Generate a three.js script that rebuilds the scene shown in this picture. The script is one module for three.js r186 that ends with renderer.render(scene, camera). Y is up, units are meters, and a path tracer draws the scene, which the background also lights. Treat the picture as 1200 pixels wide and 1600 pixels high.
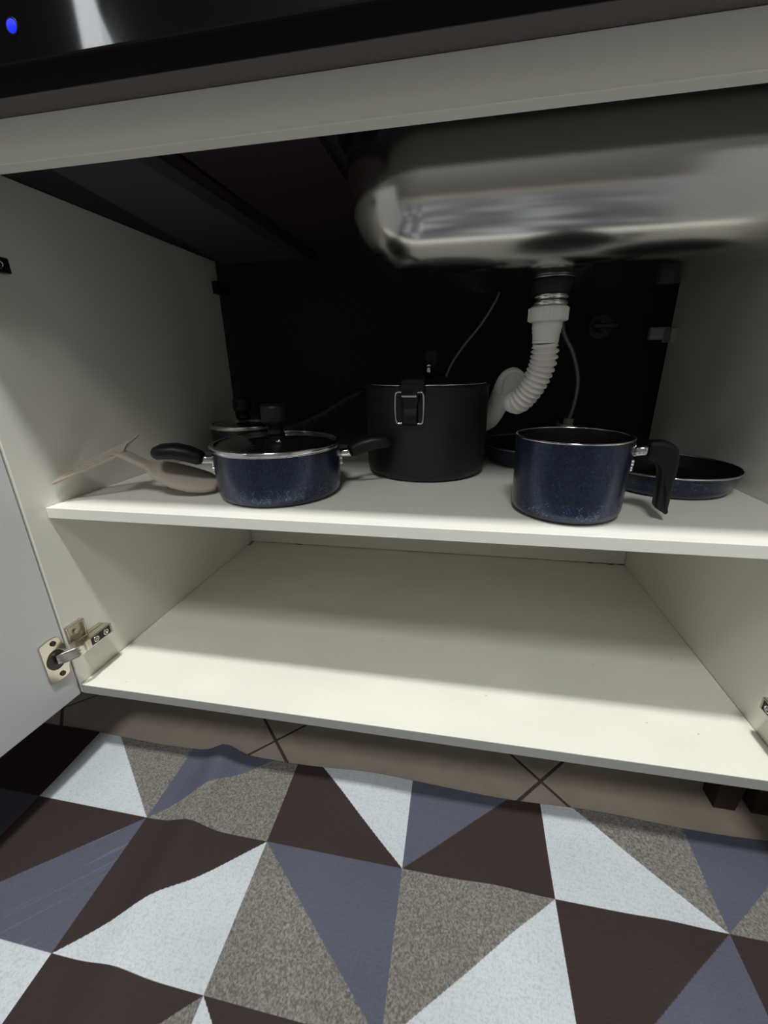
import * as THREE from 'three';
import { RoundedBoxGeometry } from 'three/addons/geometries/RoundedBoxGeometry.js';
import { mergeGeometries } from 'three/addons/utils/BufferGeometryUtils.js';
import { RectAreaLightUniformsLib } from 'three/addons/lights/RectAreaLightUniformsLib.js';

// ---------------------------------------------------------------- camera, light, exposure
const scene = new THREE.Scene();
scene.background = new THREE.Color(0x000000);
const camera = new THREE.PerspectiveCamera(102.31, 1200 / 1600, 0.02, 30);
camera.position.set(0.5325, 0.4347, 0.3942);
camera.rotation.set(-0.3439, 0.1882, -0.0174, 'YXZ');
const renderer = new THREE.WebGLRenderer({ antialias: true });
renderer.toneMapping = THREE.LinearToneMapping;
renderer.toneMappingExposure = 0.97;
renderer.shadowMap.enabled = true;
RectAreaLightUniformsLib.init();
const LAMP = { x: 0.44, y: 2.45, z: 0.50, size: 0.13, power: 870 };      // recessed ceiling panel over the counter edge
const lampColor = new THREE.Color().setRGB(0.985, 1.0, 0.98);
const lampLight = new THREE.RectAreaLight(lampColor, LAMP.power, LAMP.size, LAMP.size);
lampLight.position.set(LAMP.x, LAMP.y - 0.012, LAMP.z); lampLight.lookAt(LAMP.x, 0, LAMP.z); scene.add(lampLight);
const FILL = { x: 0.50, y: 2.45, z: 1.58, size: 0.50, power: 36 };       // added soft fill, an unseen ceiling panel farther into the room
const fillLight = new THREE.RectAreaLight(lampColor, FILL.power, FILL.size, FILL.size);
fillLight.position.set(FILL.x, FILL.y - 0.012, FILL.z); fillLight.lookAt(FILL.x, 0, FILL.z); scene.add(fillLight);
const GLOW = { x: -1.375, y: 2.06, z: 2.17 };                            // added unseen glow, tapered for its reflection in the counter front
const glowLight = new THREE.RectAreaLight(new THREE.Color().setRGB(0.9, 0.95, 1.0), 4, 0.12, 0.36);
glowLight.position.set(GLOW.x, GLOW.y + 0.08, GLOW.z - 0.045); glowLight.lookAt(GLOW.x, GLOW.y + 0.08, 0); scene.add(glowLight);

// ---------------------------------------------------------------- helpers
let seed = 7;
const rnd = () => { seed = (seed * 1664525 + 1013904223) >>> 0; return seed / 4294967296; };
const used = {};
function numbered(n) { const k = used[n] = (used[n] ?? -1) + 1; return k ? n + '_' + String(k).padStart(3, '0') : n; }
const V = (x, y, z) => new THREE.Vector3(x, y, z);
const lin = (r, g, b) => new THREE.Color().setRGB(r, g, b);
function thing(name, label, category, [x, y, z] = [0, 0, 0], turn = 0, group) {
  const o = new THREE.Group(); o.name = numbered(name); o.position.set(x, y, z); o.rotation.y = turn;
  o.userData = { label, category }; if (group) o.userData.group = group; scene.add(o); return o;
}
function part(parent, name, geo, mat, label) {               // geometry in the parent's own frame
  const m = new THREE.Mesh(Array.isArray(geo) ? join(geo) : geo, mat); m.name = name; m.castShadow = m.receiveShadow = true;
  if (label) m.userData.label = label; parent.add(m); return m;
}
function wpart(parent, name, geo, mat, label) {              // geometry given in room coordinates
  let g = Array.isArray(geo) ? join(geo) : geo, p = parent; const off = V(0, 0, 0);
  while (p && p !== scene) { off.add(p.position); p = p.parent; }
  g.translate(-off.x, -off.y, -off.z); return part(parent, name, g, mat, label);
}
function struct(name, geo, mat, label, category) {
  const m = part(scene, name, geo, mat, label); m.userData.kind = 'structure'; if (category) m.userData.category = category; return m;
}
function join(list) {
  return mergeGeometries(list.map(g => { const q = g.index ? g.toNonIndexed() : g; for (const k of Object.keys(q.attributes)) if (!['position', 'normal', 'uv'].includes(k)) q.deleteAttribute(k); q.clearGroups?.(); return q; }));
}
function box(x0, x1, y0, y1, z0, z1, r = 0.0007) {           // corner to corner, edges eased; uv in metres
  const w = x1 - x0, h = y1 - y0, d = z1 - z0;
  const g = r > 0 ? new RoundedBoxGeometry(w, h, d, 2, Math.min(r, w / 2.01, h / 2.01, d / 2.01)) : new THREE.BoxGeometry(w, h, d);
  g.translate((x0 + x1) / 2, (y0 + y1) / 2, (z0 + z1) / 2); return metreUV(g);
}
function metreUV(g) {
  const p = g.attributes.position, n = g.attributes.normal, uv = new Float32Array(p.count * 2);
  for (let i = 0; i < p.count; i++) {
    const a = Math.abs(n.getX(i)), b = Math.abs(n.getY(i)), c = Math.abs(n.getZ(i));
    const [u, v] = b >= a && b >= c ? [p.getX(i), p.getZ(i)] : a >= c ? [p.getZ(i), p.getY(i)] : [p.getX(i), p.getY(i)];
    uv[2 * i] = u; uv[2 * i + 1] = v;
  }
  g.setAttribute('uv', new THREE.BufferAttribute(uv, 2)); return g;
}
function lathe(pts, n = 72) {                                // uv in metres round and up the wall
  const g = new THREE.LatheGeometry(pts.map(([r, y]) => new THREE.Vector2(r, y)), n), uv = g.attributes.uv, p = g.attributes.position; let R = 0; pts.forEach(q => R = Math.max(R, q[0]));
  for (let i = 0; i < uv.count; i++) { const r = Math.hypot(p.getX(i), p.getZ(i)); uv.setXY(i, uv.getX(i) * 2 * Math.PI * R, p.getY(i) - (R - r)); }
  return g;
}
function tube(pts, r, seg = 48, rad = 12, closed = false) { return new THREE.TubeGeometry(new THREE.CatmullRomCurve3(pts.map(p => V(...p)), closed, 'centripetal'), seg, r, rad, closed); }
function cyl(a, b, r0, r1 = r0, n = 28) {
  const A = V(...a), B = V(...b), d = B.clone().sub(A), g = new THREE.CylinderGeometry(r1, r0, d.length(), n);
  g.applyQuaternion(new THREE.Quaternion().setFromUnitVectors(V(0, 1, 0), d.clone().normalize())); g.translate(...A.add(B).multiplyScalar(0.5).toArray()); return g;
}
// rings swept along a line of stations {p, w, h, e}: w across, h in height, superellipse power e
function loft(stations, n = 28, up = V(0, 1, 0)) {
  const pos = [], idx = [], uv = [], N = stations.length;
  stations.forEach((s, i) => {
    const a = V(...stations[Math.max(0, i - 1)].p), b = V(...stations[Math.min(N - 1, i + 1)].p), t = b.sub(a).normalize();
    const side = new THREE.Vector3().crossVectors(t, s.up ? V(...s.up) : up).normalize(), u = new THREE.Vector3().crossVectors(side, t).normalize();
    for (let k = 0; k <= n; k++) {
      const th = k / n * Math.PI * 2, c = Math.cos(th), q = Math.sin(th), e = 2 / (s.e ?? 2.4);
      const cx = Math.sign(c) * Math.abs(c) ** e * s.w / 2, cy = Math.sign(q) * Math.abs(q) ** e * s.h / 2;
      pos.push(s.p[0] + side.x * cx + u.x * cy, s.p[1] + side.y * cx + u.y * cy, s.p[2] + side.z * cx + u.z * cy); uv.push(k / n, i / N);
    }
  });
  for (let i = 0; i < N - 1; i++) for (let k = 0; k < n; k++) { const a = i * (n + 1) + k, b = a + n + 1; idx.push(a, a + 1, b, a + 1, b + 1, b); }
  for (const [i, f] of [[0, 1], [N - 1, 0]]) {
    const c = pos.length / 3; pos.push(...stations[i].p); uv.push(.5, .5);
    for (let k = 0; k < n; k++) { const a = i * (n + 1) + k; f ? idx.push(c, a + 1, a) : idx.push(c, a, a + 1); }
  }
  const g = new THREE.BufferGeometry(); g.setAttribute('position', new THREE.Float32BufferAttribute(pos, 3)); g.setAttribute('uv', new THREE.Float32BufferAttribute(uv, 2));
  g.setIndex(idx); g.computeVertexNormals(); return g;
}
function extrude(pts, depth, bevel = 0.001, holes = []) {
  const mk = (P, C) => { const s = new C(); P.forEach(([x, y], i) => i ? s.lineTo(x, y) : s.moveTo(x, y)); s.closePath(); return s; };
  const s = mk(pts, THREE.Shape); holes.forEach(h => s.holes.push(mk(h, THREE.Path)));
  const g = new THREE.ExtrudeGeometry(s, { depth: depth - 2 * bevel, bevelEnabled: bevel > 0, bevelThickness: bevel, bevelSize: bevel, bevelOffset: -bevel, bevelSegments: 3, curveSegments: 12 });
  g.translate(0, 0, bevel); return g;
}
function roundPoly(pts, r, n = 6) {                          // corners of a polygon rounded
  const out = [];
  pts.forEach((p, i) => {
    const a = pts[(i + pts.length - 1) % pts.length], b = pts[(i + 1) % pts.length], R = p[2] ?? r;
    const da = Math.hypot(a[0] - p[0], a[1] - p[1]), db = Math.hypot(b[0] - p[0], b[1] - p[1]), k = Math.min(R, da / 2.01, db / 2.01);
    const A = [p[0] + (a[0] - p[0]) / da * k, p[1] + (a[1] - p[1]) / da * k], B = [p[0] + (b[0] - p[0]) / db * k, p[1] + (b[1] - p[1]) / db * k];
    for (let j = 0; j <= n; j++) { const t = j / n, q = 1 - t; out.push([q * q * A[0] + 2 * q * t * p[0] + t * t * B[0], q * q * A[1] + 2 * q * t * p[1] + t * t * B[1]]); }
  });
  return out;
}
const hash = (x, y, s = 0) => { let h = (x * 374761393 + y * 668265263 + s * 974634777) | 0; h = Math.imul(h ^ (h >>> 13), 1274126177); return ((h ^ (h >>> 16)) >>> 0) / 4294967296; };
function vnoise(x, y, s = 0, wrap = 0) {
  const xi = Math.floor(x), yi = Math.floor(y), fx = x - xi, fy = y - yi, u = fx * fx * (3 - 2 * fx), v = fy * fy * (3 - 2 * fy);
  const w = (a) => wrap ? ((a % wrap) + wrap) % wrap : a;
  const a = hash(w(xi), w(yi), s), b = hash(w(xi + 1), w(yi), s), c = hash(w(xi), w(yi + 1), s), d = hash(w(xi + 1), w(yi + 1), s);
  return a + (b - a) * u + (c - a) * v + (a - b - c + d) * u * v;
}
function tex(w, h, fn, { srgb = false, repeat } = {}) {      // fn(x, y) -> [r, g, b] in 0..1
  const d = new Uint8Array(w * h * 4);
  for (let y = 0; y < h; y++) for (let x = 0; x < w; x++) { const c = fn(x, y), i = (y * w + x) * 4; d[i] = c[0] * 255; d[i + 1] = c[1] * 255; d[i + 2] = c[2] * 255; d[i + 3] = 255; }
  const t = new THREE.DataTexture(d, w, h, THREE.RGBAFormat); t.magFilter = THREE.LinearFilter; t.minFilter = THREE.LinearMipmapLinearFilter; t.generateMipmaps = true;
  t.wrapS = t.wrapT = THREE.RepeatWrapping; if (srgb) t.colorSpace = THREE.SRGBColorSpace; if (repeat) t.repeat.set(...repeat); t.needsUpdate = true; return t;
}

// ---------------------------------------------------------------- materials
const std = (o) => new THREE.MeshStandardMaterial(o), phy = (o) => new THREE.MeshPhysicalMaterial(o);
const grainBump = tex(256, 256, (x, y) => { const v = .5 * hash(x, y, 3) + .5 * vnoise(x / 4, y / 4, 5, 64); return [v, v, v]; }, { repeat: [8, 8] });
// bottom board colour: plain melamine with the mould and dirt specks seen along its back seam
const boardDirt = tex(1024, 640, (x, y) => {
  const u = x / 1024 * .908, v = y / 640 * .53;              // metres from the back left corner
  let k = 1;
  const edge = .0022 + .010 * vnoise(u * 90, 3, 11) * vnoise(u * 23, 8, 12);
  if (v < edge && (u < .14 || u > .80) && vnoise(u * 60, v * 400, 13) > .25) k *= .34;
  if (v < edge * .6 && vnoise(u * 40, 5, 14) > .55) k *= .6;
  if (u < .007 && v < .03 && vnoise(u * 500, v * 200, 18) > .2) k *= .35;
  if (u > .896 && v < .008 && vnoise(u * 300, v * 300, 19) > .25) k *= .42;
  if (hash(x >> 1, y >> 1, 15) > .99992) k *= .75;
  const g = 1 - .025 * hash(x, y, 16) - .03 * vnoise(x / 70, y / 50, 17);
  return [.94 * g * (k < 1 ? k + .04 : 1), .932 * g * k, .89 * g * k];
}, { srgb: true });
boardDirt.wrapS = boardDirt.wrapT = THREE.ClampToEdgeWrapping;
const M = {
  white: std({ color: lin(.83, .812, .735), roughness: .55, bumpMap: grainBump, bumpScale: .00006 }),
  edgeGrey: std({ color: lin(.36, .355, .335), roughness: .6 }),
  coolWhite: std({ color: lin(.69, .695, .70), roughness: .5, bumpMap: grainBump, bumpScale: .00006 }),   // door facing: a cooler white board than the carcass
  board: std({ map: boardDirt, roughness: .5 }),
  granite: phy({ color: lin(.004, .0037, .004), roughness: .04, ior: 1.36 }),
  graniteMatte: phy({ color: lin(.005, .0045, .005), roughness: .8, specularIntensity: .25 }),
  stoneShadowed: std({ color: lin(.016, .014, .014), roughness: .9 }),  // under-counter shadow is put into this dark stone colour
  graniteRough: std({ color: lin(.13, .105, .105), roughness: .85, bumpMap: grainBump, bumpScale: .0006 }),
  steel: phy({ color: lin(.56, .55, .53), metalness: 1, roughness: .19 }),
  chrome: std({ color: lin(.72, .72, .71), metalness: 1, roughness: .14 }),
  nickel: std({ color: lin(.66, .61, .52), metalness: 1, roughness: .24 }),
  darkMetal: std({ color: lin(.06, .054, .05), metalness: .9, roughness: .4 }),
  black: phy({ color: lin(.006, .006, .006), roughness: .45, specularIntensity: .6 }),
  matteBlack: std({ color: lin(.012, .012, .012), roughness: .7 }),
  cooker: std({ color: lin(.017, .0174, .0174), metalness: .3, roughness: .5, bumpMap: grainBump, bumpScale: .00005 }),
  plastic: std({ color: lin(.86, .83, .79), roughness: .45 }),
  greyPlastic: std({ color: lin(.42, .42, .41), roughness: .5 }),
  translucent: phy({ color: lin(.20, .20, .195), roughness: .3, clearcoat: .4 }),
  rubber: std({ color: lin(.008, .008, .008), roughness: .6 }),
  labelGrey: std({ color: lin(.06, .06, .058), roughness: .6 }),
  braid: std({ color: lin(.30, .30, .30), metalness: .6, roughness: .45 }),
  legWood: std({ color: lin(.032, .013, .011), roughness: .6 }),
  batten: std({ color: lin(.045, .045, .042), roughness: .9 }),
  darkRed: std({ color: lin(.020, .006, .0065), roughness: .75 }),
  darkWood: std({ color: lin(.012, .011, .010), roughness: .8 }),
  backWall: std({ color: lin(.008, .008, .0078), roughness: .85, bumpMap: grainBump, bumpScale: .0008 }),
  wall: std({ color: lin(.25, .245, .23), roughness: .9 }),
  ceiling: std({ color: lin(.30, .295, .285), roughness: .95 }),
  grout: std({ color: lin(.075, .06, .052), roughness: .95 }),
  nylon: std({ color: lin(.42, .35, .29), roughness: .5, bumpMap: grainBump, bumpScale: .0001 }),
  glass: phy({ color: lin(1, 1, 1), transmission: 1, thickness: 0, roughness: .03, ior: 1.5 }),
  blueGlow: std({ color: lin(.02, .02, .1), emissive: lin(.008, .018, 1), emissiveIntensity: 1.6 }),
  lampFace: std({ color: lin(.9, .9, .9), emissive: lin(1, .985, .95), emissiveIntensity: 12 }),
  fillFace: std({ color: lin(.9, .9, .9), emissive: lin(1, .985, .95), emissiveIntensity: 1.5 }),
  glowFace: std({ color: lin(.8, .8, .8), emissive: lin(.88, .95, 1), emissiveIntensity: 13 }),
};
M.nonstick = std({ color: lin(.006, .007, .010), roughness: .3 });
// blue enamel with pale marbling flecks, as on the pans
const fleck = tex(1024, 512, (x, y) => {
  const n = .7 + .6 * vnoise(x / 9, y / 9, 21) * vnoise(x / 3, y / 3, 22); let c = [.145 * n, .20 * n, .315 * n];
  const s = hash(x >> 1, y >> 1, 23), q = vnoise(x / 40, y / 40, 24), worn = y > 14 && y < 95 ? vnoise(x / 26, y / 20, 25) * vnoise(x / 6, y / 5, 26) : 0;   // chipped pale specks near the base
  if ((s > .993 && q > .4) || (worn > .34 && s > .80)) c = [.46, .52, .58]; else if (s > .97) c = [c[0] * 1.7, c[1] * 1.6, c[2] * 1.45];
  return c;
}, { srgb: true, repeat: [4, 8] });
M.enamel = phy({ map: fleck, roughness: .3, metalness: .6, clearcoat: .35, clearcoatRoughness: .25 });

// ---------------------------------------------------------------- sizes found from the photograph (metres)
const W = 0.908, D = 0.53, FLOOR = -0.155, HS = 0.265, SF = -0.027, TOP = 0.646, TB = 0.0145, FRONT = 0.042;
const WALLZ = -0.56;

// ---------------------------------------------------------------- the room
{
  const x0 = -2.2, x1 = 2.6, z1 = 2.2, c = 2.45;
  const floor = struct('floor', box(x0, x1, FLOOR - .10, FLOOR - .0016, WALLZ, z1, 0), M.grout, 'tiled kitchen floor with dark grout lines running diagonally', 'floor');
  struct('ceiling', box(x0, x1, c, c + .1, WALLZ, z1, 0), M.ceiling, 'pale ceiling above the kitchen', 'ceiling');
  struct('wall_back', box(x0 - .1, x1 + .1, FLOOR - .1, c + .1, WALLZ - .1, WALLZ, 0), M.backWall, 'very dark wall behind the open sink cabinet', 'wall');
  struct('wall_front', box(x0 - .1, x1 + .1, FLOOR - .1, c + .1, z1, z1 + .1, 0), M.wall, 'plain wall facing the counter', 'wall');
  struct('wall_left', box(x0 - .1, x0, FLOOR - .1, c + .1, WALLZ, z1, 0), M.wall, 'plain wall at the left end of the kitchen', 'wall');
  struct('wall_right', box(x1, x1 + .1, FLOOR - .1, c + .1, WALLZ, z1, 0), M.wall, 'plain wall at the right end of the kitchen', 'wall');
  // square tiles laid on the diagonal, each its own piece
  const pitch = .4225, s = pitch / Math.SQRT2 - .0045;
  const tileMap = [0, 1, 2].map(v => tex(256, 256, (x, y) => {
    const n = .93 + .05 * vnoise(x / 60, y / 60, 40 + v, 0) + .05 * (vnoise(x / 14, y / 14, 45 + v) - .5) + .03 * (hash(x, y, 50 + v) - .5);
    return [(.70 + .01 * v) * n, (.645 + .008 * v) * n, .605 * n];
  }, { srgb: true }));
  const tm = tileMap.map(map => std({ map, roughness: .32 }));
  const tg = new RoundedBoxGeometry(s, .008, s, 1, .0012); tg.rotateY(Math.PI / 4);
  for (let i = -9; i <= 9; i++) for (let j = -6; j <= 10; j++) {
    if ((i + j) & 1) continue;
    const x = .4615 + i * pitch / 2, z = -.084 + j * pitch / 2, m = pitch / 2;
    if (x - m < x0 || x + m > x1 || z - m < WALLZ || z + m > z1) continue;
    const t = part(floor, 'tile', tg, tm[Math.floor(rnd() * 3)]); t.position.set(x, FLOOR - .004, z);
  }
}
// ---------------------------------------------------------------- lamps, with an added fill panel and an added reflected glow
{
  for (const [P, label, face] of [[LAMP, 'small square ceiling lamp over the counter edge', M.lampFace], [FILL, 'added large square fill panel on the kitchen ceiling', M.fillFace]]) {
    const l = thing('ceiling_lamp', label, 'lamp', [P.x, P.y, P.z]), h = P.size / 2;
    part(l, 'frame', [box(-h - .02, h + .02, -.008, 0, -h - .02, -h), box(-h - .02, h + .02, -.008, 0, h, h + .02), box(-h - .02, -h, -.008, 0, -h, h), box(h, h + .02, -.008, 0, -h, h)], M.white);
    part(l, 'diffuser', box(-h, h, -.006, 0, -h, h), face);
  }
  const s = thing('reflected_glow', 'added tapered glow on the facing wall, made for its reflection in the counter', 'lamp', [GLOW.x, GLOW.y, GLOW.z]);
  const g = extrude(roundPoly([[-.07, -.16], [.112, -.16], [-.012, .17], [-.045, .30], [-.07, .30]], .01), .04, .004); g.translate(0, 0, -.04);
  part(s, 'glow_shape', g, M.glowFace);
  part(s, 'back_plate', box(-.05, .03, -.1, .2, 0, .03), M.white);
}
// ---------------------------------------------------------------- printed mat
{
  const x0 = -1.25, z0 = -.044, wx = 3.0, wz = 1.55, w = 2048, h = 652;
  // colours of the triangles: white, taupe, slate blue, brown
  const C = { w: [.765, .79, .815], t: [.43, .415, .395], b: [.31, .322, .385], n: [.178, .118, .110] };
  // per row, per column from x = -.410: [kind of diagonal, left/upper colour, right/lower colour]; '/' rises to the right
  const rows = {
    '-1': ['\\wb', '/nn', '\\wt', '/bt', '\\nw', '/bn', '\\wt', '/bt', '\\wn', '/bt'],
    0: ['/nt', '\\wb', '/nb', '/nw', '\\tb', '/tw', '/nb', '/nw', '\\tb', '/wn'],
    1: ['\\bt', '/wn', '\\tw', '/nt', '\\wn', '\\bt', '/wn', '\\tb', '/nw', '\\wt'],
    2: ['\\wn', '/tb', '\\nw', '/bt', '/wn', '\\tb', '\\wn', '/bt', '/nw', '\\tb'],
  };
  const pX = .179, pZ = .1425, cx0 = -.052 - 2 * pX, cz0 = .066;
  const at = (X, Z) => {
    const i = Math.floor((X - cx0) / pX), j = Math.floor((Z - cz0) / pZ), u = (X - cx0) / pX - i, v = (Z - cz0) / pZ - j;
    const row = rows[((j + 1) % 4 + 4) % 4 - 1], c = row[((i % 10) + 10) % 10];
    const first = c[0] === '/' ? u + v < 1 : v > u;           // '/': upper left first; '\\': lower left first
    return C[c[first ? 1 : 2]] ? c[first ? 1 : 2] : 'w';
  };
  const map = tex(w, h, (x, y) => {
    const X = cx0 + (x + .5) / w * 10 * pX, Z = cz0 - pZ + (h - y - .5) / h * 4 * pZ, k = at(X, Z), c = C[k];
    const big = vnoise(x / 1.45, y / 1.45, 61), fine = hash(x, y, 62), worn = vnoise(x / 90, y / 60, 63);
    let n = 1;
    if (k === 'w') n = .95 + .05 * fine - .075 * THREE.MathUtils.smoothstep(big, .5, .85);
    else if (k === 't') n = 1 + .16 * (fine - .5) + .55 * (big - .5);
    else if (k === 'b') n = .97 + .10 * (fine - .5) + (big > .93 ? .08 : 0);
    else n = .97 + .14 * (fine - .5);
    n *= .97 + .06 * worn;
    if (k === 'b' && X < .14 && Z > .08) { const q = vnoise((X + Z * 1.1) * 300, (X - Z) * 8, 64); if (q > .85) n *= 1.16; }   // pale scuffs
    return [Math.min(1, c[0] * n), Math.min(1, c[1] * n), Math.min(1, c[2] * n)];
  }, { srgb: true });
  const rib = tex(8, 64, (x, y) => { const v = .5 + .5 * Math.cos(y / 64 * Math.PI * 2); return [v, v, v]; });
  rib.repeat.set(1, Math.round(4 * pZ / .0043));
  const mat = std({ map, roughness: .82, bumpMap: rib, bumpScale: .00007 });
  const nx = 300, nz = 190, pos = [], uv = [], idx = [];
  const height = (x, z) => {
    const f = (z - z0) / .25, cx = .186 + .08 * Math.min(.3, z + .044);
    const amp = .006 * Math.exp(-(((z - z0) / .09) ** 2)) + .0125 * Math.exp(-((Math.max(0, z - .14) / .13) ** 2)), sg = .024 + .006 * Math.max(0, f);
    let y = amp * Math.exp(-(((x - cx) / sg) ** 2));
    const back = Math.exp(-(((z - z0) / .05) ** 2));
    y += back * (.0055 * Math.exp(-(((x - .405) / .07) ** 2)) + .004 * Math.exp(-(((x - .72) / .09) ** 2)) + .003);
    y += .0045 * Math.exp(-(((x - .60 - .3 * (z - .08)) / .035) ** 2)) * Math.exp(-(((z - .09) / .08) ** 2));
    y += .004 * Math.exp(-(((x - .79 - .2 * (z - .1)) / .03) ** 2)) * Math.exp(-(((z - .12) / .07) ** 2));
    return y;
  };
  const edge = (x) => .002 * Math.sin(x * 9 + 1) + .0015 * Math.sin(x * 23);
  for (const lay of [0, 1]) for (let j = 0; j <= nz; j++) for (let i = 0; i <= nx; i++) {
    const u = i / nx, v = (j / nz) ** 1.6, x = x0 + u * wx, z = z0 + v * wz + edge(x) * (1 - v);
    pos.push(x, FLOOR + .0005 + height(x, z) + (lay ? 0 : .0018), z); uv.push((x - cx0) / (10 * pX), 1 - (z - cz0 + pZ) / (4 * pZ));
  }
  const L = (nx + 1) * (nz + 1), id = (l, i, j) => l * L + j * (nx + 1) + i;
  for (let j = 0; j < nz; j++) for (let i = 0; i < nx; i++) {
    idx.push(id(0, i, j), id(0, i, j + 1), id(0, i + 1, j), id(0, i + 1, j), id(0, i, j + 1), id(0, i + 1, j + 1));
    idx.push(id(1, i, j), id(1, i + 1, j), id(1, i, j + 1), id(1, i + 1, j), id(1, i + 1, j + 1), id(1, i, j + 1));
  }
  for (let i = 0; i < nx; i++) for (const [j, f] of [[0, 0], [nz, 1]]) { const q = [id(0, i, j), id(0, i + 1, j), id(1, i, j), id(1, i + 1, j)]; f ? idx.push(q[0], q[2], q[1], q[1], q[2], q[3]) : idx.push(q[0], q[1], q[2], q[1], q[3], q[2]); }
  for (let j = 0; j < nz; j++) for (const [i, f] of [[0, 1], [nx, 0]]) { const q = [id(0, i, j), id(0, i, j + 1), id(1, i, j), id(1, i, j + 1)]; f ? idx.push(q[0], q[2], q[1], q[1], q[2], q[3]) : idx.push(q[0], q[1], q[2], q[1], q[3], q[2]); }
  const g = new THREE.BufferGeometry(); g.setAttribute('position', new THREE.Float32BufferAttribute(pos, 3)); g.setAttribute('uv', new THREE.Float32BufferAttribute(uv, 2)); g.setIndex(idx); g.computeVertexNormals();
  const m = part(scene, 'floor_mat', g, mat); m.userData = { label: 'rumpled vinyl floor mat printed with white, taupe, slate blue and brown triangles', category: 'mat' };
}
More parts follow.
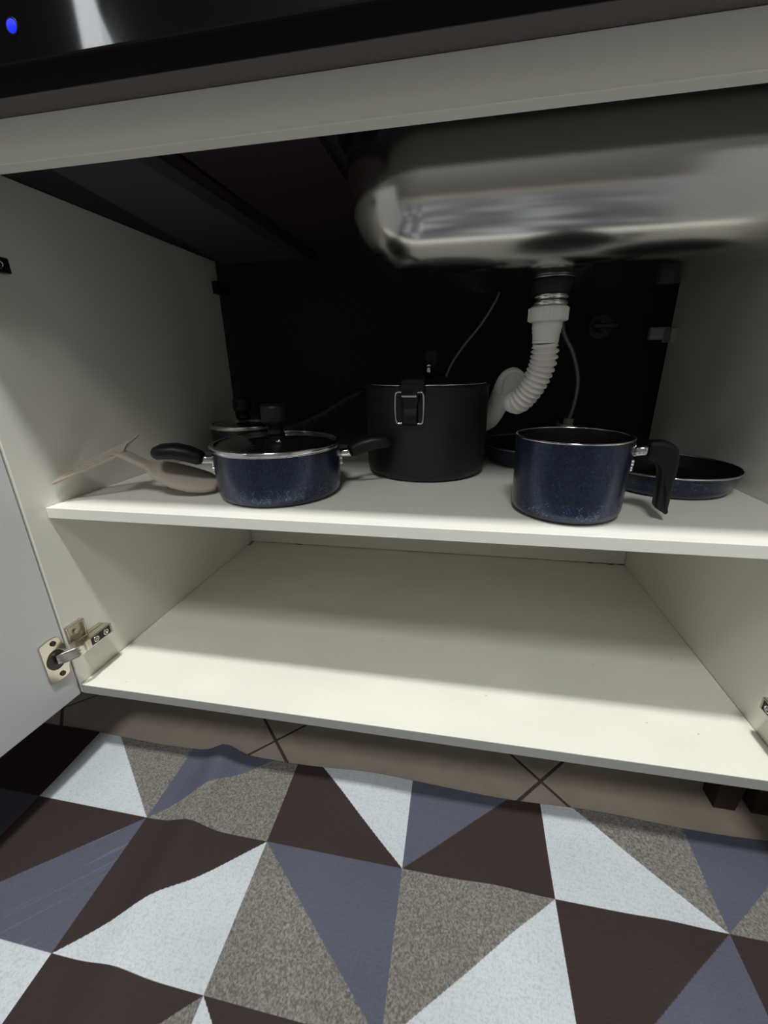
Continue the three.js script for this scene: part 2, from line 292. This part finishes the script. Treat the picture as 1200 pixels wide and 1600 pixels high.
// ---------------------------------------------------------------- the open sink cabinet
const cab = thing('sink_cabinet', 'open white base cabinet under the sink, with pots on its one inner shelf', 'cabinet', [W / 2, FLOOR, -D / 2]);
{
  wpart(cab, 'side_panel', box(-.015, 0, -TB, TOP, -D, 0), M.white);
  wpart(cab, 'side_panel', box(W, W + .015, -TB, TOP, -D, 0), M.white);
  const bb = box(.0008, W - .0008, -TB, 0, -D + .002, 0, .0006), p = bb.attributes.position, uv = bb.attributes.uv;
  for (let i = 0; i < p.count; i++) uv.setXY(i, p.getX(i) / W, (p.getZ(i) + D) / D);
  wpart(cab, 'bottom_board', bb, M.board);
  wpart(cab, 'edge_band', box(.0008, W - .0008, -TB, -.0003, -.0002, .0006, .0002), M.edgeGrey, 'grey edge band');
  wpart(cab, 'shelf', box(.0006, W - .0006, HS - TB, HS, -.505, SF), M.white);
  wpart(cab, 'front_rail', box(-.015, W + .015, .613, TOP, -.016, 0), M.white);
  wpart(cab, 'back_panel', box(.0012, W - .0012, .0012, HS - TB - .02, -D - .003, -D + .006), M.white);
  const leg = (x, z) => { const g = new THREE.CylinderGeometry(.029, .019, -TB - FLOOR, 4, 1); g.rotateY(Math.PI / 4); g.translate(x, (-TB + FLOOR) / 2, z); return g.toNonIndexed(); };
  for (const [x, z] of [[W + .007, -.097], [.03, -.25], [.03, -.47], [W - .03, -.47]]) { const g = leg(x, z); g.computeVertexNormals(); wpart(cab, 'leg', g, M.legWood); }
  // doors stand open, a little past square
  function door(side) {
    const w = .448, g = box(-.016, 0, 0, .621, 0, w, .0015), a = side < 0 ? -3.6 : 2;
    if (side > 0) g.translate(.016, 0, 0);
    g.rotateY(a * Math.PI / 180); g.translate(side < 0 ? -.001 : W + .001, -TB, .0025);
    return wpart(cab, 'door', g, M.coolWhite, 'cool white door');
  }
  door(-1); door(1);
  // concealed hinges: cup plate on the door, arm, mounting plate and screws on the panel
  function hinge(side, y, mat) {
    const h = new THREE.Group(); h.name = 'hinge'; h.userData.label = 'metal concealed hinge'; cab.add(h);
    h.position.set((side < 0 ? 0 : W) - cab.position.x, y - cab.position.y, -cab.position.z); h.scale.x = side > 0 ? -.78 : .82;
    // flange plate with a recessed cup, lying on the door (local y-z plane)
    const fl = extrude(roundPoly([[.006, -.031, .004], [.019, -.033, .004], [.034, -.030, .003], [.034, .030, .003], [.019, .033, .004], [.006, .031, .006], [.004, .018, .004], [.001, .014, .003], [.001, -.014, .003], [.004, -.018, .004]], .003), .0035, .0008,
      [Array.from({ length: 24 }, (_, k) => [.0175 + .0125 * Math.cos(-k / 24 * 6.283), .0145 * Math.sin(-k / 24 * 6.283)])]);
    fl.rotateY(-Math.PI / 2); fl.rotateY(-3.6 * Math.PI / 180); fl.translate(.0022, 0, .003);        // x -> z, y -> y
    part(h, 'cup_plate', fl, mat);
    const cup = cyl([-.0008, 0, .0205], [.0006, 0, .0205], .0135); part(h, 'cup', cup, M.darkMetal);
    for (const s of [-1, 1]) {
      const ring = new THREE.TorusGeometry(.0028, .0008, 8, 20); ring.rotateY(Math.PI / 2); ring.translate(.0026, s * .0245, .0185);
      part(h, 'screw', [cyl([.0005, s * .0245, .0185], [.0028, s * .0245, .0185], .0026), ring], M.darkMetal);
    }
    part(h, 'arm', [
      loft([{ p: [.003, 0, .020], w: .006, h: .015, e: 5 }, { p: [.010, 0, .014], w: .0055, h: .0165, e: 5 }, { p: [.020, .001, .004], w: .005, h: .0165, e: 5 }, { p: [.0235, .0015, -.003], w: .005, h: .016, e: 5 }, { p: [.022, .002, -.009], w: .005, h: .015, e: 5 }]),
      box(.013, .0245, -.006, .0095, -.014, -.005, .001),
      box(.010, .0235, -.0065, .0095, -.056, -.013, .0015)], mat);
    part(h, 'mounting_plate', [box(0, .010, -.006, .010, -.054, -.012, .001), box(0, .003, .009, .036, -.026, -.001, .001),
      box(.003, .010, .033, .0365, -.026, -.001, .001), box(.003, .009, .009, .036, -.0275, -.0245, .001), box(.003, .006, .012, .033, -.003, -.0005, .001)], mat);
    part(h, 'screw', cyl([.003, .022, -.014], [.0055, .022, -.014], .0035), mat);
    for (const z of [-.027, -.044]) {
      const r = new THREE.TorusGeometry(.0036, .0011, 8, 22); r.rotateY(Math.PI / 2); r.translate(.0238, .0015, z);
      part(h, 'screw', [r, cyl([.0225, .0015, z], [.0242, .0015, z], .0017)], M.chrome);
    }
    part(h, 'slot', box(.0233, .0239, -.0045, .0075, -.052, -.0185, .0002), M.darkMetal);
  }
  hinge(-1, .061, M.nickel); hinge(-1, .545, M.darkMetal); hinge(1, .056, M.nickel); hinge(1, .545, M.darkMetal);  // upper hinges get dark metal: their silhouette shadow is put into the colour
  // plastic brackets that held the carcass to the wall
  wpart(cab, 'bracket', [box(-.001, .012, .582, .606, -.545, -.505, .002), box(-.014, .012, .586, .602, -.557, -.543, .002)], M.black, 'dark wall bracket');
  wpart(cab, 'bracket', [box(W - .012, W, .464, .488, -.53, -.494, .002), box(W - .034, W - .002, .470, .492, -.54, -.527, .002)], M.greyPlastic, 'pale plastic wall bracket');
}
// the neighbouring cabinet, of which the photograph shows a leg
{
  const n = thing('base_cabinet', 'closed cabinet right of the open one, its dark tapered leg under the corner', 'cabinet', [W + .25, FLOOR, -D / 2]);
  const a = W + .018, b = a + .45;
  wpart(n, 'side_panel', box(a, a + .015, -TB, TOP, -D, 0), M.white); wpart(n, 'side_panel', box(b - .015, b, -TB, TOP, -D, 0), M.white);
  wpart(n, 'bottom_board', box(a + .015, b - .015, -TB, 0, -D, 0), M.white); wpart(n, 'front_rail', box(a + .015, b - .015, .613, TOP, -.016, 0), M.white);
  wpart(n, 'door', box(a + .07, b, -TB, .606, .002, .018), M.white);
  for (const [x, z] of [[a + .036, -.097], [b - .03, -.097], [a + .036, -.47], [b - .03, -.47]]) {
    let g = new THREE.CylinderGeometry(.029, .019, -TB - FLOOR, 4, 1); g.rotateY(Math.PI / 4); g.translate(x, (-TB + FLOOR) / 2, z); g = g.toNonIndexed(); g.computeVertexNormals(); wpart(n, 'leg', g, M.legWood);
  }
}
// ---------------------------------------------------------------- countertop, with what is fixed under it
const SK = { x0: .392, x1: .888, z0: -.061, z1: -.362, yb: .529, yt: .737 };
{
  const x0 = -.6, x1 = 1.5, y0 = TOP + .0008, y1 = .735;
  const t = thing('countertop', 'polished black stone countertop with a deep rounded front edge', 'countertop', [W / 2, y0, -.27]);
  wpart(t, 'slab', [box(x0, SK.x0 + .004, y0, y1, WALLZ + .002, -.004, 0), box(SK.x1 - .004, x1, y0, y1, WALLZ + .002, -.004, 0), box(SK.x0 + .004, SK.x1 - .004, y0, y1, SK.z0 - .003, -.004, 0), box(SK.x0 + .004, SK.x1 - .004, y0, y1, WALLZ + .002, SK.z1 + .003, 0)], M.stoneShadowed, 'unpolished underside, coloured dark for the shadow under the counter');
  const yr = y0 + .0085, sweep = (prof) => { const g = extrude(prof, x1 - x0, 0); g.rotateY(-Math.PI / 2); g.translate(x1, 0, 0); return g; };   // profile in z, y
  const low = [[-.004, y0 + .0005], [.0235, y0]], up = [[-.004, yr], [FRONT, yr]];
  for (let k = 0; k <= 10; k++) { const a = -Math.PI / 2 + k / 10 * Math.PI / 2; low.push([.0235 + (FRONT - .0235) * Math.cos(a), yr + .0085 * Math.sin(a)]); }
  low.push([-.004, yr]);
  for (let k = 0; k <= 8; k++) { const a = k / 8 * Math.PI / 2; up.push([FRONT - .010 + .010 * Math.cos(a), y1 - .010 + .010 * Math.sin(a)]); }
  up.push([-.004, y1]);
  wpart(t, 'front_edge', sweep(up), M.granite, 'polished black front edge');
  wpart(t, 'lower_edge', sweep(low), M.graniteMatte, 'rounded unpolished lower edge');
  wpart(t, 'underside', box(x0, x1, y0 - .0006, y0 + .0002, -.001, .0225, 0), M.graniteRough, 'unpolished strip beneath the front edge');
  const blueDot = thing('blue_dot', 'tiny round glowing blue dot on the black counter front', 'light', [.192, .6745, FRONT]);  // emissive blue dot with a black ring, set on the front edge
  part(blueDot, 'dot_face', (() => { const s = new THREE.SphereGeometry(.0042, 20, 12, 0, 6.284, 0, Math.PI / 2); s.rotateX(Math.PI / 2); s.scale(1, 1, .5); return s; })(), M.blueGlow);
  part(blueDot, 'dot_ring', (() => { const s = new THREE.TorusGeometry(.0047, .0006, 8, 24); return s; })(), M.black);
  // boards and strips under the stone
  const slantBoard = (p, y, h) => { const s = extrude(p, h, 0); s.rotateX(-Math.PI / 2); s.translate(0, y, 0); return s; };   // p in x, -z
  const b1 = thing('under_board', 'flat grey board under the counter, beside the left cabinet side', 'board', [.13, TOP - .012, -.27]);
  wpart(b1, 'plank', slantBoard([[.100, .020], [.211, .020], [.213, .50], [.034, .50]], TOP - .0118, .012), M.batten);
  const b2 = thing('support_beam', 'narrow black beam under the counter, right of the grey board', 'beam', [.225, TOP - .022, -.27]);
  wpart(b2, 'beam', box(.2135, .236, TOP - .022, TOP, -.50, -.020), M.darkWood);
  wpart(b2, 'edge_strip', box(.2365, .2385, TOP - .02, TOP - .0005, -.185, -.045, .0004), M.steel, 'thin bright metal edge');
  const b3 = thing('under_board', 'dull dark red surface under the counter, between black beam and sink', 'board', [.32, TOP - .01, -.27]);
  wpart(b3, 'plank', box(.241, .386, TOP - .0085, TOP, -.44, -.02), M.darkRed);  // plain slab whose colour carries the dark red tint
}
// ---------------------------------------------------------------- sink
{
  const s = thing('kitchen_sink', 'stainless steel sink bowl hanging below the black counter', 'sink', [(SK.x0 + SK.x1) / 2, SK.yb, (SK.z0 + SK.z1) / 2]);
  const a = (SK.x1 - SK.x0) / 2, b = (SK.z0 - SK.z1) / 2, rb = .078, rc = .096, H = SK.yt - SK.yb, n = 16;
  const ring = (inset, y) => {
    const c = Math.max(.004, rc - inset), A = a - inset - c, B = b - inset - c, out = [];
    for (const [sx, sz, t0] of [[1, 1, 0], [-1, 1, 1], [-1, -1, 2], [1, -1, 3]]) for (let k = 0; k <= n; k++) { const t = (t0 + k / n) * Math.PI / 2; out.push([sx * Math.max(0, A) + c * Math.cos(t), y, sz * Math.max(0, B) + c * Math.sin(t)]); }
    return out;
  };
  const shell = (th) => {                                   // th = 0 outside, > 0 inside face
    const R = [ring(-.022, H + (th ? .001 : 0)), ring(-.002 + th, H + (th ? .001 : -.001)), ring(th, H - .006)];
    for (let k = 1; k <= 4; k++) R.push(ring(th + .004 * k / 4, H - .006 - (H - .006 - rb) * k / 4));
    for (let k = 1; k <= 24; k++) { const t = k / 24 * Math.PI / 2; R.push(ring(th + .004 + (rb - th) * (1 - Math.cos(t)), rb - (rb - th) * Math.sin(t))); }
    for (const q of [.090, .108, .126, .143]) R.push(ring(q, th - .003 * (q - .04) / .145 * 0));
    return R;
  };
  const geo = (R, flip) => {
    const m = R[0].length, pos = [], idx = []; R.forEach(r => r.forEach(p => pos.push(...p)));
    for (let i = 0; i < R.length - 1; i++) for (let k = 0; k < m; k++) { const p = i * m + k, q = i * m + (k + 1) % m, u = p + m, v = q + m; flip ? idx.push(p, q, u, q, v, u) : idx.push(p, u, q, q, u, v); }
    const c = pos.length / 3; pos.push(0, R[R.length - 1][0][1], 0); for (let k = 0; k < m; k++) { const p = (R.length - 1) * m + k, q = (R.length - 1) * m + (k + 1) % m; flip ? idx.push(p, q, c) : idx.push(p, c, q); }
    const g = new THREE.BufferGeometry(); g.setAttribute('position', new THREE.Float32BufferAttribute(pos, 3)); g.setIndex(idx); g.computeVertexNormals();
    g.setAttribute('uv', new THREE.Float32BufferAttribute(new Float32Array(pos.length / 3 * 2), 2)); return g;
  };
  part(s, 'bowl', [geo(shell(0), true), geo(shell(.0014), false)], M.steel);
  // strainer and drain tail under the bowl
  const d = thing('sink_drain', 'black and chrome drain tail between the sink bowl and white hose', 'drain', [.631, .494, -.195]);
  part(d, 'flange', lathe([[0, .0349], [.026, .0349], [.0265, .0337], [.024, .0327], [0, .0327]]), M.steel);
  part(d, 'collar', lathe([[0, .0330], [.020, .0330], [.0215, .0318], [.0215, .0185], [.019, .016], [0, .016]]), M.rubber);
  for (const y of [.0135, .0065]) part(d, 'chrome_ring', lathe([[.010, y + .004], [.0185, y + .004], [.0215, y + .002], [.0215, y - .0015], [.0185, y - .003], [.010, y - .003]]), M.chrome);
}
// ---------------------------------------------------------------- white corrugated waste hose
{
  const h = thing('drain_hose', 'white corrugated plastic waste hose looping below the sink drain', 'hose', [.631, .4945, -.195]);
  const nut = lathe([[.012, .003], [.0215, .003], [.0228, .0015], [.0228, -.0125], [.0215, -.0135], [.012, -.0135]], 40);
  part(h, 'nut', [nut, ...Array.from({ length: 12 }, (_, k) => { const t = k / 12 * 6.283; return box(-.0022, .0022, -.0125, .0018, -.001, .0010, .0005).translate(0, 0, .0228).rotateY(t); })], M.plastic);
  part(h, 'sleeve', lathe([[.012, -.013], [.0176, -.0135], [.0176, -.0215], [.0170, -.022], [.0170, -.0265], [.0162, -.027], [.0155, -.038], [.012, -.039]]), M.plastic);
  const curve = new THREE.CatmullRomCurve3([V(.631, .457, -.195), V(.632, .445, -.197), V(.631, .429, -.201), V(.622, .402, -.211), V(.609, .383, -.226), V(.602, .384, -.246), V(.605, .400, -.266), V(.6055, .410, -.282), V(.600, .405, -.303), V(.5905, .372, -.333), V(.578, .340, -.372), V(.558, .325, -.43), V(.545, .320, -.558)], false, 'centripetal');
  const Ln = curve.getLength(), N = 640, R = 28, fr = curve.computeFrenetFrames(N, false), pos = [], idx = [];
  for (let i = 0; i <= N; i++) {
    const t = i / N, s = t * Ln, p = curve.getPointAt(t), smooth = THREE.MathUtils.smoothstep(s, .090, .097) * (1 - THREE.MathUtils.smoothstep(s, .142, .150));
    const r = .0150 + (1 - smooth) * .0022 * (Math.abs(Math.sin(s / .0067 * Math.PI)) ** 1.3 * 2 - 1) * (s < .004 ? 0 : 1) + smooth * .0012;
    for (let k = 0; k < R; k++) { const a = k / R * Math.PI * 2, c = Math.cos(a) * r, q = Math.sin(a) * r, n = fr.normals[i], b = fr.binormals[i]; pos.push(p.x + c * n.x + q * b.x, p.y + c * n.y + q * b.y, p.z + c * n.z + q * b.z); }
  }
  for (let i = 0; i < N; i++) for (let k = 0; k < R; k++) { const a = i * R + k, b = i * R + (k + 1) % R; idx.push(a, b, a + R, b, b + R, a + R); }
  const g = new THREE.BufferGeometry(); g.setAttribute('position', new THREE.Float32BufferAttribute(pos, 3)); g.setAttribute('uv', new THREE.Float32BufferAttribute(new Float32Array(pos.length / 3 * 2), 2)); g.setIndex(idx); g.computeVertexNormals();
  wpart(h, 'corrugated_tube', g, M.plastic);
  const w1 = thing('water_hose', 'thin grey supply hose slanting down behind the pressure cooker', 'hose', [.497, .42, -.5]);
  wpart(w1, 'tube', tube([[.60, .60, -.50], [.588, .553, -.50], [.56, .505, -.505], [.525, .462, -.51], [.500, .420, -.515], [.488, .37, -.52], [.484, .32, -.53]], .0028), M.braid);
  wpart(w1, 'connector', cyl([.484, .325, -.53], [.484, .300, -.53], .008), M.greyPlastic);
  const w2 = thing('water_hose', 'thin grey supply hose bowing down to a valve behind the saucepans', 'hose', [.742, .30, -.51]);
  wpart(w2, 'tube', tube([[.70, .54, -.48], [.713, .487, -.50], [.735, .45, -.505], [.750, .405, -.505], [.751, .365, -.505], [.744, .322, -.505]], .0042), M.braid);
  wpart(w2, 'connector', [cyl([.744, .326, -.505], [.7425, .306, -.505], .0095), box(.727, .752, .300, .314, -.515, -.495, .002), cyl([.740, .307, -.515], [.740, .307, -.558], .008)], M.greyPlastic, 'pale plastic connector');
  const v = thing('wall_valve', 'dim metal stop valve on the dark wall right of the white hose', 'valve', [.792, .497, WALLZ]);
  part(v, 'flange', cyl([0, 0, .001], [0, 0, .006], .022), M.darkMetal); part(v, 'body', cyl([0, 0, .004], [0, 0, .035], .011), M.darkMetal);
  part(v, 'handle', [box(-.022, .022, -.005, .005, .033, .042, .003)], M.darkMetal);
}
// ---------------------------------------------------------------- cookware on the shelf
function vessel(t, r0, r1, h, fillet, { wall = .0022, outMat = M.enamel, inMat = M.nonstick, rim = true } = {}) {
  const o = [[0, 0], [r0 - fillet, 0]];
  for (let k = 1; k <= 8; k++) { const a = k / 8 * Math.PI / 2; o.push([r0 - fillet + fillet * Math.sin(a), fillet - fillet * Math.cos(a)]); }
  o.push([r1, h]);
  part(t, 'body', lathe([...o, [r1 - wall / 2, h + .0005]], 96), outMat);
  part(t, 'inside', lathe([[r1 - wall / 2, h + .0005], [r1 - wall, h], [r0 - wall, fillet + .003], [r0 - fillet, .003], [0, .003]], 96), inMat, 'black non-stick inside');
  if (rim) { const g = new THREE.TorusGeometry(r1 - wall / 2, .0013, 10, 96); g.rotateX(Math.PI / 2); g.translate(0, h + .0002, 0); part(t, 'rim', g, M.chrome, 'bright metal rim'); }
}
function glassLid(t, r, y, knobH, knobR, vent) {
  const l = new THREE.Group(); l.name = 'lid'; l.position.y = y; t.add(l);
  part(l, 'steel_band', lathe([[r - .004, .0005], [r + .0008, .0005], [r + .0022, .002], [r + .0022, .0055], [r + .0002, .0075], [r - .004, .0072]], 96), M.chrome, 'bright steel band');
  part(l, 'glass', lathe([[r - .003, .004], [r * .85, .0085], [r * .6, .013], [r * .3, .0155], [.004, .016], [.004, .0135], [r * .3, .0130], [r * .6, .0105], [r * .85, .006], [r - .003, .0025]], 72), M.glass, 'clear glass dome');
  part(l, 'knob', lathe([[0, .014], [knobR * .75, .014], [knobR * .62, .019], [knobR * .6, .026], [knobR * .95, .031], [knobR, .035], [knobR * .98, knobH - .004], [knobR * .8, knobH], [0, knobH + .001]], 36), M.black, 'black knob');
  if (vent) { const g = new THREE.TorusGeometry(.0028, .0012, 8, 20); g.rotateX(Math.PI / 2); g.translate(vent[0], .0135, vent[1]); part(l, 'vent', g, M.chrome); }
}
// low lidded pot
{
  const t = thing('casserole_pot', 'low blue speckled pot with glass lid and two black handles beside the turner', 'pot', [.281, HS + .0004, -.141], .36);
  vessel(t, .0845, .0865, .0655, .011);
  glassLid(t, .0865, .0655, .056, .0175, [.006, .047]);
  for (const s of [-1, 1]) {
    const hd = new THREE.Group(); hd.name = 'handle'; t.add(hd); hd.position.set(s * .086, .049, 0); if (s > 0) hd.rotation.y = Math.PI;
    part(hd, 'ferrule', loft([{ p: [.004, .001, 0], w: .014, h: .010, e: 4 }, { p: [-.010, .002, 0], w: .014, h: .011, e: 4 }, { p: [-.017, .003, 0], w: .016, h: .0125, e: 4 }]), M.chrome, 'polished metal ferrule');
    part(hd, 'grip', loft([{ p: [-.014, .003, 0], w: .020, h: .015 }, { p: [-.019, .005, 0], w: .024, h: .020 }, { p: [-.032, .011, 0], w: .030, h: .022 }, { p: [-.048, .0155, 0], w: .033, h: .0215 }, { p: [-.064, .0155, 0], w: .032, h: .020 }, { p: [-.072, .0135, 0], w: .026, h: .017 }, { p: [-.076, .0125, 0], w: .015, h: .010 }]), M.black);
    part(hd, 'rivet', [cyl([.001, -.012, 0], [-.003, -.012, 0], .0038), cyl([.0, -.0055, 0], [-.003, -.0055, 0], .003)], M.chrome);
  }
}
// saucepan behind it
{
  const t = thing('saucepan', 'small dark lidded saucepan in the back left corner, long handle rising behind pot', 'saucepan', [.108, HS + .0004, -.372], .03);
  vessel(t, .062, .064, .058, .010, { outMat: M.nonstick });
  glassLid(t, .064, .058, .055, .018);
  const hd = new THREE.Group(); hd.name = 'handle'; t.add(hd);
  part(hd, 'ferrule', loft([{ p: [.060, .046, 0], w: .016, h: .012, e: 4 }, { p: [.082, .051, 0], w: .017, h: .013, e: 4 }]), M.chrome);
  part(hd, 'grip', loft([{ p: [.080, .051, 0], w: .020, h: .016 }, { p: [.12, .062, 0], w: .024, h: .019 }, { p: [.17, .083, 0], w: .028, h: .021 }, { p: [.21, .107, 0], w: .030, h: .020 }, { p: [.238, .121, 0], w: .028, h: .018 }, { p: [.246, .124, 0], w: .014, h: .010 }]), M.black);
}
// tall milk pot
{
  const t = thing('milk_pot', 'tall blue speckled milk pot with bent black side handle, open and empty', 'pot', [.658, HS + .0004, -.109], -.18);
  vessel(t, .0605, .0625, .0895, .012);
  const hd = new THREE.Group(); hd.name = 'handle'; t.add(hd);
  part(hd, 'ferrule', [loft([{ p: [.060, .0745, 0], w: .016, h: .010, e: 4 }, { p: [.070, .0765, 0], w: .016, h: .0105, e: 4 }, { p: [.079, .0775, 0], w: .016, h: .011, e: 4 }]), cyl([.0585, .0775, -.003], [.0635, .0775, -.003], .0075)], M.chrome, 'polished metal ferrule');
  part(hd, 'rivet', [cyl([.061, .062, 0], [.0645, .062, 0], .004), cyl([.061, .055, 0], [.0642, .055, 0], .003)], M.chrome);
  const g = extrude(roundPoly([[.074, .069, .003], [.074, .0865, .004], [.088, .0885, .006], [.1015, .084, .010], [.1055, .070, .010], [.1045, .007, .002], [.0915, .0145, .002], [.0895, .055, .010], [.084, .0655, .008]], .004), .021, .004);
  g.translate(0, 0, -.0105); part(hd, 'grip', g, M.black);
}
// pressure cooker
{
  const t = thing('pressure_cooker', 'tall charcoal pressure cooker with black lid clamp and wire latch', 'cooker', [.474, HS + .0004, -.296], -.10);
  const o = [[0, 0], [.082, 0]]; for (let k = 1; k <= 8; k++) { const a = k / 8 * Math.PI / 2; o.push([.082 + .014 * Math.sin(a), .014 - .014 * Math.cos(a)]); }
  part(t, 'body', lathe([...o, [.0972, .06], [.0975, .134], [.0985, .136], [.0985, .1385], [.096, .1395], [.08, .138], [0, .138]], 96), M.cooker);
  part(t, 'lid_rim', lathe([[.080, .1392], [.0945, .1392], [.0955, .1405], [.0945, .1425], [.086, .1432], [.080, .1425]], 96), M.chrome, 'bright metal rim');
  part(t, 'lid', lathe([[.0925, .1412], [.088, .1445], [.06, .148], [.02, .1495], [0, .1495], [0, .140], [.0925, .140]], 96), M.cooker);
  const clamp = extrude(roundPoly([[-.090, .146, .004], [-.086, .152, .006], [.02, .156, .01], [.07, .158, .01], [.098, .156, .008], [.1065, .148, .005], [.1065, .128, .003], [.0995, .127, .002], [.0990, .1445, .003], [.03, .1492, .005]], .003), .034, .004);
  clamp.rotateY(-Math.PI / 2); clamp.translate(.017, 0, 0);                                        // profile x to +z
  part(t, 'clamp_bar', clamp, M.black, 'black lid clamp');
  part(t, 'valve_weight', lathe([[0, .152], [.009, .152], [.010, .166], [.0125, .168], [.0135, .186], [.011, .191], [0, .192]], 32).translate(.008, 0, 0), M.black, 'black pressure weight');
  part(t, 'valve_pin', [cyl([.007, .153, .022], [.007, .165, .022], .0035, .003), new THREE.SphereGeometry(.0042, 16, 10).translate(.007, .166, .022)], M.steel);
  const lt = new THREE.Group(); lt.name = 'latch'; t.add(lt); lt.position.set(-.004, 0, 0);
  part(lt, 'wire_bail', [tube([[-.010, .1325, .106], [-.0175, .1325, .1065], [-.0192, .130, .1065], [-.0192, .094, .1055], [-.0175, .0905, .105], [-.0115, .090, .104]], .0013, 60, 10), tube([[.010, .1325, .106], [.0175, .1325, .1065], [.0192, .130, .1065], [.0192, .094, .1055], [.0175, .0905, .105], [.0115, .090, .104]], .0013, 60, 10)], M.chrome, 'bright wire bail');
  part(lt, 'roller', [cyl([-.0105, .1275, .1075], [.0105, .1275, .1075], .0017)], M.chrome);
  const lug = extrude(roundPoly([[.096, .086, .002], [.106, .089, .004], [.1075, .100, .005], [.103, .112, .004], [.096, .115, .002]], .003), .022, .003); lug.rotateY(-Math.PI / 2); lug.translate(.011, 0, 0);
  part(lt, 'hook', lug, M.black);
  part(lt, 'lever', loft([{ p: [0, .142, .103], w: .030, h: .009, e: 4 }, { p: [0, .130, .1035], w: .028, h: .009, e: 4 }, { p: [0, .114, .101], w: .022, h: .008, e: 4 }, { p: [0, .108, .099], w: .016, h: .006 }], 20, V(0, 0, 1)), M.black);
}
// frying pans
function fryingPan(label, pos, turn, r, h, handle) {
  const t = thing('frying_pan', label, 'frying pan', pos, turn);
  vessel(t, r * .90, r, h, .012);
  const hd = new THREE.Group(); hd.name = 'handle'; t.add(hd);
  part(hd, 'ferrule', loft([{ p: [r - .004, h * .62, 0], w: .018, h: .011, e: 4 }, { p: [r + .018, h * .8, 0], w: .018, h: .012, e: 4 }]), M.chrome);
  part(hd, 'grip', loft([{ p: [r + .015, h * .78, 0], w: .02, h: .015 }, { p: [r + .05, h + .004, 0], w: .024, h: .018 }, { p: [r + handle * .7, h + .016, 0], w: .027, h: .018 }, { p: [r + handle, h + .02, 0], w: .022, h: .014 }, { p: [r + handle + .006, h + .02, 0], w: .01, h: .007 }]), M.black);
  return t;
}
fryingPan('dark blue frying pan near the right cabinet side, half behind the milk pot handle', [.8185, HS + .0004, -.238], 1.75, .0865, .030, .10);
fryingPan('blue frying pan lying behind the tall milk pot, only its left edge showing', [.668, HS + .0004, -.385], -.02 + Math.PI * .35, .1, .032, .05);
// slotted turner resting like an arch, blade tip against the left panel
{
  const t = thing('slotted_turner', 'beige slotted kitchen turner arched against the left cabinet side', 'turner', [.10, HS, -.10]);
  const P1 = V(.0035, .2908, -.0417), P2 = V(.0035, .3068, -.0835), S = V(.0692, .3417, -.1326), Q = V(.0761, .3213, -.075);   // near tip, far tip, far shoulder, near neck
  const U = Q.clone().sub(P1).normalize(), Wd = S.clone().sub(P1); Wd.addScaledVector(U, -Wd.dot(U)).normalize();
  const Nn = new THREE.Vector3().crossVectors(U, Wd).normalize(), flat = (p) => { const d = p.clone().sub(P1); return [d.dot(U), d.dot(Wd)]; };
  const A = flat(P1), B = flat(P2), C = flat(S), E = flat(Q), mixp = (p, q, k) => [p[0] + (q[0] - p[0]) * k, p[1] + (q[1] - p[1]) * k];
  const F = mixp(E, C, .78), bl = (u, w) => mixp(mixp(A, E, u), mixp(B, F, u), w);                          // u tip to neck, w near to far edge
  const outline = roundPoly([A, [E[0] + .004, E[1]], [E[0] + .014, E[1] + .010], mixp(E, C, .55), [C[0] + .004, C[1]], C, F, B], .004);
  const slots = [[.16, .30], [.42, .56], [.68, .82]].map(([a, b]) => roundPoly([bl(.16, a), bl(.74, a), bl(.74, b), bl(.16, b)], .002).reverse());
  const g = extrude(outline, .003, .0008, slots);
  g.applyMatrix4(new THREE.Matrix4().makeBasis(U, Wd, Nn).setPosition(P1));
  wpart(t, 'blade', g, M.nylon);
  wpart(t, 'grip', loft([
    { p: [.058, .3215, -.086], w: .016, h: .004, e: 3 }, { p: [.071, .3265, -.0885], w: .024, h: .006, e: 3 }, { p: [.083, .324, -.0885], w: .022, h: .008, e: 3 }, { p: [.097, .3155, -.091], w: .022, h: .009, e: 3 }, { p: [.109, .3085, -.0945], w: .026, h: .010 },
    ...[[.122, .3015, -.099, .036, .012], [.142, .2925, -.105, .046, .013], [.162, .2855, -.111, .047, .013], [.180, .2805, -.117, .040, .012], [.191, .2775, -.120, .026, .010], [.194, .2768, -.121, .010, .006]].map(([x, y, z, w, h]) => ({ p: [x, y, z], w, h, up: [0, .88, .47] }))], 32), M.nylon);
}
renderer.render(scene, camera);
